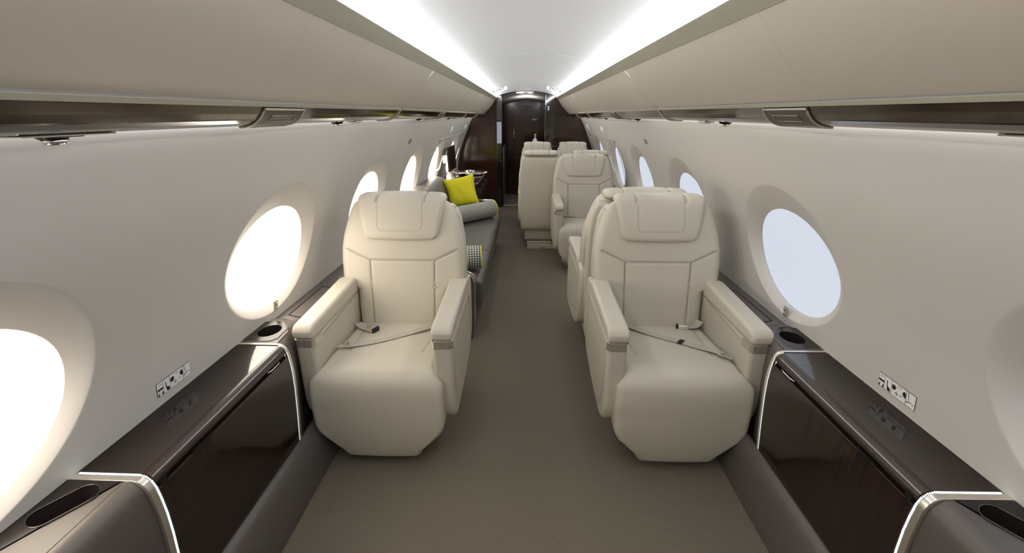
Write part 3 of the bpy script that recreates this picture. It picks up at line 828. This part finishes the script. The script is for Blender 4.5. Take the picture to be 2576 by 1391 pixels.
def belt(root, S, strap, tongue_dir, short, buckle, black=None):
    zt = lambda y: smooth_pts(S['_ztop'], y)+.006
    def dens(p):
        L = [0]
        for a, b in zip(p, p[1:]): L.append(L[-1]+math.hypot(b[0]-a[0], b[1]-a[1]))
        px = list(zip(L, [q[0] for q in p])); py = list(zip(L, [q[1] for q in p])); pz = list(zip(L, [q[2] for q in p]))
        return [(smooth_pts(px, L[-1]*i/24), smooth_pts(py, L[-1]*i/24), zt(smooth_pts(py, L[-1]*i/24))+smooth_pts(pz, L[-1]*i/24)) for i in range(25)]
    mb = MB(); d = dens(strap); mb.ribbon(d, .040, .0013)
    if black:
        i = black; mb.ribbon([Vector(d[i])+Vector((0,0,.002)), Vector(d[i+1])+Vector((0,0,.002))], .044, .0018, mi=1)
    o = obj('seat_belt', mb, [M['strap'], M['black']], root)
    mb = MB(); e = Vector(d[-1]); dr = (Vector(d[-1])-Vector(d[-3])).normalized(); q = Vector((0,0,1)).cross(dr).normalized()
    U_ = [e-q*.022, e+q*.022, e+q*.022+dr*.018, e+q*.010+dr*.022, e+q*.010+dr*.055, e-q*.010+dr*.055, e-q*.010+dr*.022, e-q*.022+dr*.018]
    up = Vector((0,0,.004)); mb.loft([[p-up*.3 for p in U_], [p+up for p in U_]])
    mb.tube([e-q*.022+up*1.5, e+q*.022+up*1.5], .004, 8)
    obj('tongue', mb, M['chrome'], o, bevel=.0008, segs=2)
    mb = MB(); d = dens(short); mb.ribbon(d, .038, .0013)
    o2 = obj('seat_belt', mb, M['strap'], root)
    e = Vector(d[-1]); dr = (Vector(d[-1])-Vector(d[-4])).normalized(); q = Vector((0,0,1)).cross(dr).normalized()
    mb = MB(); pr = []
    for s_, w_, h_ in ((-.005,.020,.012),(.005,.024,.018),(.050,.024,.020),(.058,.021,.014)):
        c_ = e+dr*s_; pr.append([c_-q*w_-Vector((0,0,.004)), c_+q*w_-Vector((0,0,.004)), c_+q*w_+Vector((0,0,h_)), c_-q*w_+Vector((0,0,h_))])
    mb.loft(pr[:3]); obj('buckle', mb, M['alum'], o2, bevel=.003)
    mb = MB(); mb.loft([[p for p in pr[2]], [p for p in pr[3]]]); obj('buckle_release', mb, M['black'], o2, bevel=.001)

def make_seat(kind, x, y, away, label, group, with_belt=None, head=-.014):
    S = SM[kind]
    r = thing('recliner_seat', (x, y, 0), label, 'seat', group)
    if away: r.rotation_euler = (0, 0, PI)
    put('backrest', S['backrest'], r); hr = put('headrest', S['headrest'], r); hr.location.z = head
    put('seat_cushion', S['seat_cushion'], r); put('back_shell', S['back_shell'], r)
    put('seat_frame', S['seat_frame'], r, bevel=.01); put('base', S['base'], r, bevel=.008)
    for sd in (-1, 1):
        a = put('armrest', S['armrest%d' % sd], r, bevel=.020, segs=4)
        put('arm_pad', S['arm_pad%d' % sd], a, bevel=.020, segs=5)
        mbm = put('metal_band', S['metal_band%d' % sd], a); sol = mbm.modifiers.new('s', 'SOLIDIFY'); sol.thickness = .001
        mbm['label'] = 'satin metal band under the arm pad'
        put('piping', S['piping%d' % sd], a)
    if with_belt: belt(r, S, *with_belt)
    return r
GS = 'single cream recliners along the walls'; GD = 'double cream recliners at the far end'
make_seat('single', -.664, 1.70, False, 'cream leather recliner in front of the grey sofa, warm lit, on the left', GS,
    ([(.225,.47,.03),(.19,.455,.012),(.05,.35,.0),(-.08,.25,0),(-.17,.207,.0),(-.19,.195,.004)], 0, [(-.238,.46,.01),(-.20,.425,.0),(-.165,.405,.0)], 0))
make_seat('single', .688, 1.70, False, 'cream leather recliner facing the camera, nearest one on the right with crossed belt', GS,
    ([(-.225,.50,.012),(-.185,.50,.022),(-.14,.47,.008),(-.05,.39,.0),(.06,.30,.0),(.14,.235,.0),(.20,.185,.003),(.215,.15,.004)], 0, [(.238,.50,.03),(.21,.48,.008),(.17,.485,0)], 0, 15))
make_seat('single', .66, 3.26, True, 'cream recliner facing away, back to back with the nearest right recliner', GS)
make_seat('single', .632, 4.45, False, 'cream recliner facing the camera in the middle of the right side', GS,
    ([(-.225,.47,.02),(-.19,.46,.008),(-.05,.41,0),(.06,.40,.0),(.14,.36,.0)], 0, [(.238,.47,.03),(.21,.44,.008),(.17,.43,0)], 0), head=-.038)
make_seat('double', .165, 6.02, True, 'cream seat facing away with broad plain back shell beside the aisle', GD)
make_seat('double', .735, 6.02, True, 'cream seat facing away, hidden behind the middle right recliner by the wall', GD)
make_seat('double', .165, 6.28, False, 'farthest cream seat facing the camera, beside the aisle below the decanter', GD)
make_seat('double', .690, 6.28, False, 'farthest cream seat facing the camera, by the right wall at the bulkhead', GD)
for ya, yb, lb in ((5.28, 5.93, 'flat cream floor plinth under the far seats that face away'), (6.42, 7.0, 'cream floor plinth under the farthest seats, hidden behind the others')):
    mb = MB(); mb.box(.02, .92, ya, yb, .0, .045)
    if ya < 6: mb.box(.17, .25, ya-.003, ya+.01, .0, .02, 1); mb.box(.075, .078, ya-.002, yb, .0, .0462, 1)
    tag(obj('seat_plinth', mb, [M['cream'], M['creamd']], bevel=.004), lb, 'plinth')

# ---------------------------------------------------------------- sofa
t = thing('sofa', (0, 0, 0), 'long dark grey leather three seat sofa along the left wall', 'sofa')
cy = [3.03, 3.81, 4.60, 5.40]
mb = MB(); mb.box(-1.05, -.40, 2.99, 5.42, .0, .20); mb.box(-1.16, -1.0, 2.99, 5.42, 0, .80); obj('base', mb, M['grey'], t, bevel=.01)
mb = MB(); mb.box(-.402, -.37, 3.0, 5.40, .03, .195); obj('skirt', mb, M['grey'], t, bevel=.008)
for a, b in zip(cy, cy[1:]):
    rows = []
    mb = MB(); pr = [(-1.0,.19),(-.36,.19),(-.325,.21),(-.312,.30),(-.315,.385),(-.335,.412),(-.40,.422),(-.7,.424),(-1.0,.415)]
    mb.prism_y(pr, a+.004, b-.004); obj('seat_cushion', mb, M['grey'], t, bevel=.022, segs=4)
    mb = MB(); pr = [(-1.13,.42),(-.88,.42),(-.865,.52),(-.90,.70),(-.945,.80),(-.985,.838),(-1.05,.85),(-1.14,.85)]
    mb.prism_y(pr, a+.004, b-.004); obj('back_cushion', mb, M['grey'], t, bevel=.018, segs=4)
for i, y in enumerate((2.955, 5.44)):
    mb = MB(); top = .50 if i == 0 else .56
    pr = [(-1.13,.0),(-.385,.0),(-.37,.1),(-.362,top-.07),(-.375,top-.02),(-.41,top),(-1.13,top)]
    mb.prism_y(pr, y-.03, y+.03); a_ = obj('end_panel', mb, M['grey'] if i == 0 else M['wood'], t, bevel=.006)
    mb = MB(); mb.tube([(x, y+.03, z) for x, z in pr[1:]], .006, 6); mb.tube([(x, y-.03, z) for x, z in pr[1:]], .004, 6); obj('chrome_edge', mb, M['chrome'], a_, smooth=True)
for y in (3.3, 3.81, 4.6, 5.2):
    mb = MB(); mb.tube([(-.368, y, .19), (-.362, y, .12)], .007, 8); obj('foot_clip', mb, M['chrome'], t, smooth=True)

def bolster(p0, p1, r, label):
    p0, p1 = Vector(p0), Vector(p1); d = (p1-p0); L = d.length; d.normalize(); q = Vector((0,0,1)).cross(d).normalized(); w = d.cross(q)
    t = thing('bolster_cushion', (0, 0, 0), label, 'cushion', 'houndstooth bolsters on the sofa')
    mb = MB(); n = 48; rings = []
    st = [(0,.0)]+[(i/20,0) for i in range(21)]
    prof = [(.0,.90),(.02,.96),(.05,.995)]+[(i/16,1.0) for i in range(1,16)]+[(.95,.995),(.98,.96),(1.,.90)]
    for s_, k_ in prof:
        rings.append([p0+d*L*s_+(q*math.cos(2*PI*j/n)+w*math.sin(2*PI*j/n))*r*k_ for j in range(n)])
    sc = 1/.019
    rep = round(2*PI*r*sc)
    mb.loft(rings, cap=False, uvf=lambda i, j: (prof[i][0]*L*sc, j/n*rep))
    obj('cover', mb, M['hound'], t, smooth=True)
    for e, dd in ((p0, -1), (p1, 1)):
        mb = MB(); rings = []
        ks = [1., .9, .7, .45, .2, .01]
        def capuv(i, j): return (ks[i]*r*.9*math.cos(2*PI*j/n)*sc, ks[i]*r*.9*math.sin(2*PI*j/n)*sc)
        for k_ in ks: rings.append([e+d*dd*.012*(1-k_*k_)+(q*math.cos(2*PI*j/n)+w*math.sin(2*PI*j/n))*r*.9*k_ for j in range(n)])
        mb.loft(rings, cap=False, uvf=capuv); obj('end_cap', mb, M['hound'], t, smooth=True)
        mb = MB(); mb.tube([e+d*dd*.001+(q*math.cos(2*PI*j/n)+w*math.sin(2*PI*j/n))*r*.925 for j in range(n)], .0055, 8, closed=True)
        o = obj('piping', mb, M['yellow'], t, smooth=True); o['label'] = 'yellow piping'
bolster((-.84, 4.62, .522), (-.385, 5.13, .522), .094, 'grey houndstooth bolster with yellow piping leaning below the yellow pillow')
bolster((-.87, 3.20, .518), (-.345, 3.27, .518), .090, 'houndstooth bolster at the near sofa end, behind the left recliner')

def pillow(c, w, h, rot, label):
    mb = MB(); n = 28; rows = []
    def pt(u, v, sd):
        a, b = 2*u-1, 2*v-1
        px = a*w/2*(1-.10*(1-a*a*0)*(1-b*b)*1.0*(abs(a)**3)); pz = b*h/2*(1-.10*(1-a*a)*(abs(b)**3))
        th = .075*max(0, (1-a**4))**.55*max(0, (1-b**4))**.55
        th += .003*math.sin(9*a+4*b)*(1-a*a)*(1-b*b)
        return Vector((px, sd*th, pz))
    for sd in (-1, 1):
        g = [[pt(i/n, j/n, sd) for i in range(n+1)] for j in range(n+1)]
        mb.loft(g, closed=False, cap=False)
    per = [pt(i/n, 0, 1) for i in range(n)]+[pt(1, i/n, 1) for i in range(n)]+[pt(1-i/n, 1, 1) for i in range(n)]+[pt(0, 1-i/n, 1) for i in range(n)]
    mb.tube(per, .004, 6, closed=True)
    o = obj('throw_pillow', mb, M['yellow'], smooth=True)
    o.location = c; o.rotation_euler = rot
    return tag(o, label, 'pillow', 'yellow throw pillows on the sofa')
pillow((-.745, 5.18, .70), .35, .35, (math.radians(-12), math.radians(-11), math.radians(8)), 'bright yellow square throw pillow standing on the far end of the sofa')
pillow((-.77, 3.66, .62), .35, .35, (math.radians(-14), math.radians(4), math.radians(88)), 'yellow throw pillow at the near end of the sofa, seen only as a reflection')

# ---------------------------------------------------------------- credenza at far left, tray, monitor
t = thing('cabinet', (0, 0, 0), 'brown glossy wood cabinet between the sofa and the bulkhead on the left', 'cabinet')
mb = MB(); mb.box(-1.13, -.63, 5.62, 7.05, .0, .70); obj('carcass', mb, M['mahog'], t, bevel=.008)
mb = MB(); mb.prism_z([(-1.14, 5.60), (-.66, 5.60), (-.61, 5.65), (-.60, 5.75), (-.60, 6.92), (-.62, 7.03), (-.68, 7.08), (-1.14, 7.08)], .70, .725); obj('worktop', mb, M['mahog'], t, bevel=.005)
mb = MB(); mb.tube([(-.66, 5.60, .727), (-.61, 5.65, .727), (-.60, 5.75, .727), (-.60, 6.92, .727), (-.62, 7.03, .727)], .003, 6); obj('metal_edge', mb, M['alum'], t, smooth=True)
for i, (a, b) in enumerate(((5.66, 6.10), (6.12, 6.56), (6.58, 7.02))):
    mb = MB(); mb.box(-.632, -.615, a, b, .06, .67); d = obj('door', mb, M['mahog'], t, bevel=.004)
    mb = MB(); mb.box(-.616, -.600, b-.05, b-.035, .52, .60); obj('pull', mb, M['chrome'], d, bevel=.003)
t = thing('serving_tray', (-.80, 6.55, .7265), 'silver serving tray with scrolled ends on top of the brown cabinet', 'tray')
mb = MB(); n = 40; rg = []
for k_, h_ in ((.01,.012),(.6,.010),(.85,.008),(.95,.012),(1.0,.022),(.97,.018),(.84,.0),(.01,.0)):
    rg.append([(k_*.20*math.cos(2*PI*j/n), k_*.13*math.sin(2*PI*j/n), h_) for j in range(n)])
mb.loft(rg); obj('dish', mb, M['chrome'], t, smooth=True)
for sd in (-1, 1):
    mb = MB(); mb.tube([(sd*.19, -.05, .02), (sd*.235, -.04, .03), (sd*.25, 0, .035), (sd*.235, .04, .03), (sd*.19, .05, .02)], .005, 8); obj('handle', mb, M['chrome'], t, smooth=True)
t = thing('silver_bowl', (-.80, 6.55, .7390), 'small shiny bowl standing on the silver tray', 'bowl')
mb = MB(); mb.lathe((0,0,0), [(.03,0),(.028,.006),(.05,.02),(.07,.045),(.072,.047),(.066,.045),(.045,.02),(.01,.012)], 32); obj('cup', mb, M['chrome'], t, smooth=True)

t = thing('monitor', (-.985, 6.08, 1.0), 'thin black wall monitor between two left windows above the sofa', 'monitor')
mb = MB(); mb.box(-.012, .012, -.28, .28, -.15, .15); obj('housing', mb, M['blackg'], t, bevel=.006)
mb = MB(); mb.box(.011, .0135, -.265, .265, -.135, .135); obj('screen', mb, M['screen'], t)
mb = MB(); mb.box(-.11, -.01, -.05, .05, -.06, .04); mb.tube([(-.01, .2, -.14), (-.02, .22, -.22), (-.10, .24, -.33)], .004, 6); obj('wall_arm', mb, M['alum'], t)
t.rotation_euler = (0, math.radians(-3), 0)

# ---------------------------------------------------------------- bulkhead
def wall_poly(x_in, sg, z0=0, z1=1.60, n=24):
    pts = []
    for i in range(n+1):
        z = z0+(z1-z0)*i/n; pts.append((sg*(W(z)+.02), z))
    return pts
def panel(name, xa, xb, mt, zt):
    """flat bulkhead panel between x=xa and the wall side or xb, top follows the ceiling"""
    mb = MB(); pts = []
    sg = -1 if (xa+xb) < 0 else 1
    return mb
mb = MB(); sgL = -1
pts = [(-.50, 0), (-.50, cz(.5, YB)-.0)] + [(-.66, 1.72), (-.72, 1.66), (-.80, 1.60)] + list(reversed(wall_poly(0, -1)))
mb.prism_y(pts, YB, YB+.04); struct(obj('wall_bulkhead_left', mb, M['mahog']))
mb = MB(); mb.box(-.50, -.405, YB-.02, YB+.06, 0, 1.84); struct(obj('wall_column_left', mb, M['smoke'], bevel=.004))
mb = MB(); pts = [(.46, 0), (.46, cz(.46, YB))] + [(.66, 1.72), (.72, 1.66), (.80, 1.60)] + list(reversed(wall_poly(0, 1)))
mb.prism_y(pts, YB, YB+.04); struct(obj('wall_bulkhead_right', mb, M['mahog']))
mb = MB(); mb.box(.31, .465, YB-.02, YB+.06, 0, 1.86); struct(obj('wall_column_right', mb, M['smoke'], bevel=.004))
mb = MB(); mb.box(.307, .311, YB-.03, YB+.07, 0, 1.84); struct(obj('trim_10', mb, M['chrome']))
mb = MB(); mb.box(-.512, -.498, YB-.012, YB+.0, 0, 1.80); struct(obj('trim_11', mb, M['blackg']))
# vestibule behind
mb = MB(); rg = []
for y in (YB+.02, 8.4, 9.2):
    dz = lerp_pts([(YB, .006), (8.0, .02), (8.4, .05), (9.2, .12)], y)
    rg.append([(x*.9, y, cz(x, YB)-dz) for x in xs])
mb.loft(rg, closed=False, cap=False); struct(obj('ceiling_vestibule', mb, mat('vest_ceiling', (215, 212, 205), .15, coat=.6), smooth=True))
mb = MB(); mb.box(.31, .35, YB+.06, 9.2, 0, 1.9); struct(obj('wall_vestibule_right', mb, M['mahog']))
mb = MB(); mb.box(-.56, -.50, YB+.06, 9.2, 0, 1.9); struct(obj('wall_vestibule_left', mb, M['smoke']))
mb = MB(); mb.box(-.6, .6, 9.2, 9.25, 0, 1.95); struct(obj('wall_far', mb, M['mahog']))
# door with arched top
mb = MB(); arch = [(-.24, 0.0), (.26, 0.0), (.26, 1.66)] + [(.01+.25*math.cos(a), 1.66+.09*math.sin(a)) for a in [PI*i/16 for i in range(17)]] + [(-.24, 1.66)]
mb.prism_y(arch, 9.10, 9.14); d = struct(obj('door_1', mb, M['mahog'], bevel=.004))
mb = MB(); mb.box(.115, .195, 9.085, 9.10, 1.43, 1.455); mb.box(.125, .185, 9.08, 9.10, 1.436, 1.448, 1); obj('latch', mb, [M['chrome'], M['black']], d)
mb = MB(); mb.tube([(-.235, 9.095, .9), (-.235, 9.095, 1.30)], .006, 8); obj('edge_handle', mb, M['chrome'], d, smooth=True)
mb = MB(); mb.lathe((-.22, 9.09, .73), [(.012, 0), (.014, -.02), (.001, -.025)], 12, axis='y'); obj('knob', mb, M['chrome'], d, smooth=True)
for i, (x, y) in enumerate(((-.115, 7.98), (.085, 8.12))):
    mb = MB(); z = cz(x, YB)-.018; mb.box(x-.055, x+.055, y-.06, y+.06, z-.006, z)
    tag(obj('ceiling_downlight', mb, M['spot'], bevel=.003), 'small glowing downlight in the vestibule ceiling, %s' % ('left one' if i == 0 else 'right one'), 'ceiling light', 'vestibule downlights')
# galley cabinet on left of vestibule
t = thing('galley_cabinet', (0, 0, 0), 'narrow dark galley cabinet with steel edge in the doorway', 'cabinet')
mb = MB(); mb.box(-.50, -.39, 7.96, 8.9, 0.0, 1.0); obj('lower_unit', mb, M['smoke'], t, bevel=.004)
mb = MB(); mb.box(-.52, -.44, 7.96, 8.9, 1.08, 1.80); obj('upper_unit', mb, M['smoke'], t, bevel=.004)
mb = MB(); mb.box(-.392, -.375, 7.95, 8.9, .10, 1.02); obj('steel_edge', mb, mat('steel_grey', (120, 120, 128), .25, metal=.6), t, bevel=.003)
for k in range(5):
    mb = MB(); mb.lathe((-.384, 7.945, .22+.17*k), [(.007, 0), (.006, -.006), (.001, -.008)], 12, axis='y'); obj('stud', mb, M['chrome'], t, smooth=True)
mb = MB(); mb.box(-.488, -.412, YB-.026, YB-.019, .0+1.08, 1.42); mb.box(-.488, -.412, YB-.026, YB-.019, 1.45, 1.80, 1)  # pale box glows in place of a lit reflection in the column
tag(obj('reflection_panel', mb, [M['reflection_glow'], mat('taupe_panel', (70, 66, 62), .2)]), 'tall pale glowing panel painted as a reflection in the dark column left of the doorway', 'reflection')
mb = MB(); mb.box(.345, .372, YB-.026, YB-.019, 1.60, 1.66); mb.box(.352, .356, YB-.028, YB-.02, 1.61, 1.65, 1); mb.box(.360, .368, YB-.028, YB-.02, 1.622, 1.640, 1)
tag(obj('wall_sign', mb, [M['white'], M['ink']]), 'tiny white square sign on the dark column right of the doorway', 'sign')
# shelf and decanter behind the far seats
mb = MB(); mb.box(-.02, .90, 7.44, 7.80, 0, 1.06); t = obj('shelf_unit', mb, M['mahog'], bevel=.006); tag(t, 'low dark wood shelf unit behind the farthest seats', 'shelf')
t = thing('decanter', (.145, 7.55, 1.06), 'round clear glass decanter with a light stopper behind the farthest aisle seat', 'decanter')
glass = mat('crystal', (225, 225, 245), .04, spec=.8); gb = glass.node_tree.nodes['Principled BSDF']; gb.inputs['Transmission Weight'].default_value = .55; gb.inputs['Metallic'].default_value = .3
mb = MB(); mb.lathe((0,0,0), [(.02,0),(.034,.008),(.048,.035),(.050,.06),(.042,.09),(.022,.112),(.014,.122),(.016,.134),(.022,.138),(.012,.139)], 28); obj('body', mb, glass, t, smooth=True)
mb = MB(); mb.lathe((0,0,0), [(.012,.137),(.013,.16),(.018,.165),(.017,.18),(.001,.182)], 20); obj('stopper', mb, mat('cork', (190, 170, 140), .5), t, smooth=True)

# ---------------------------------------------------------------- exit signs on the ceiling
def text_mesh(s, size):
    cu = bpy.data.curves.new('txt', 'FONT'); cu.body = s; cu.size = size; cu.extrude = .0004; cu.align_x = 'CENTER'; cu.align_y = 'CENTER'
    o = bpy.data.objects.new('txt', cu); COL.objects.link(o); bpy.context.view_layer.update()
    dg = bpy.context.evaluated_depsgraph_get(); me = bpy.data.meshes.new_from_object(o.evaluated_get(dg))
    bpy.data.objects.remove(o); me.materials.append(M['ink']) if not me.materials else me.materials.__setitem__(0, M['ink'])
    return me
for sg in (-1, 1):
    side = 'left' if sg < 0 else 'right'
    x, y = sg*.345, 6.15
    sl = math.atan((cz(.40, y)-cz(.29, y))/.11)
    t = thing('exit_sign', (x, y, cz(x, y)-.003), 'curved ceiling exit sign with black letters and arrow pointing to the %s' % side, 'sign', 'ceiling exit signs')
    # faces the camera, hung tilted under the ceiling curve
    t.rotation_euler = (math.radians(118), 0, 0)
    mb = MB(); outline = [(-.085,-.030),(.085,-.030),(.095,.0),(.085,.032),(-.085,.032),(-.095,.0)]
    mb.prism_z([(a, b-.02) for a, b in outline], -.002, .0); pz = obj('plate', mb, M['ceil'], t)
    pz.rotation_euler = (0, 0, -sg*.32)
    me = text_mesh('EXIT', .052); o = bpy.data.objects.new('lettering', me); COL.objects.link(o); o.parent = t; o.location = (-sg*.008, -.018, .001); o.rotation_euler = (0, 0, -sg*.32)
    mb = MB(); mb.prism_z([(sg*.088, -.0), (sg*.070, .014), (sg*.070, -.014)], 0, .001); o = obj('arrow', mb, M['ink'], t); o.location = (0, -.046, .001)

# ---------------------------------------------------------------- camera
f = 1130.; cx, cyp = 1288., 695.; vp = (1322, 285)
v = Vector(((vp[0]-cx)/f, (cyp-vp[1])/f, 1.)).normalized()
R = Vector((math.sqrt(1-v.x**2), v.x, 0)); h = Vector((-R.y, R.x, 0))
s_ = v.y/h.y; c_ = v.z/h.y
F = h*c_+Vector((0, 0, -s_)); U = h*s_+Vector((0, 0, c_))
cam = bpy.data.cameras.new('camera'); co = bpy.data.objects.new('camera', cam); COL.objects.link(co)
m3 = Matrix((R, U.normalized(), -F.normalized())).transposed()
co.matrix_world = Matrix.Translation((-.015, 0, 1.55)) @ m3.to_4x4()
cam.sensor_width = 36.; cam.sensor_fit = 'HORIZONTAL'; cam.lens = f/2576*36; cam.clip_start = .02
SC.camera = co

# ---------------------------------------------------------------- world and look
w = bpy.data.worlds.new('world'); SC.world = w; w.use_nodes = True
w.node_tree.nodes['Background'].inputs[0].default_value = (.8, .85, 1, 1); w.node_tree.nodes['Background'].inputs[1].default_value = .3
SC.view_settings.view_transform = 'Standard'; SC.view_settings.look = 'None'; SC.view_settings.exposure = 0.; SC.view_settings.gamma = 1.
SC.cycles.max_bounces = 12; SC.cycles.diffuse_bounces = 8; SC.cycles.glossy_bounces = 6
SC.cycles.sample_clamp_indirect = 6; SC.cycles.use_denoising = True
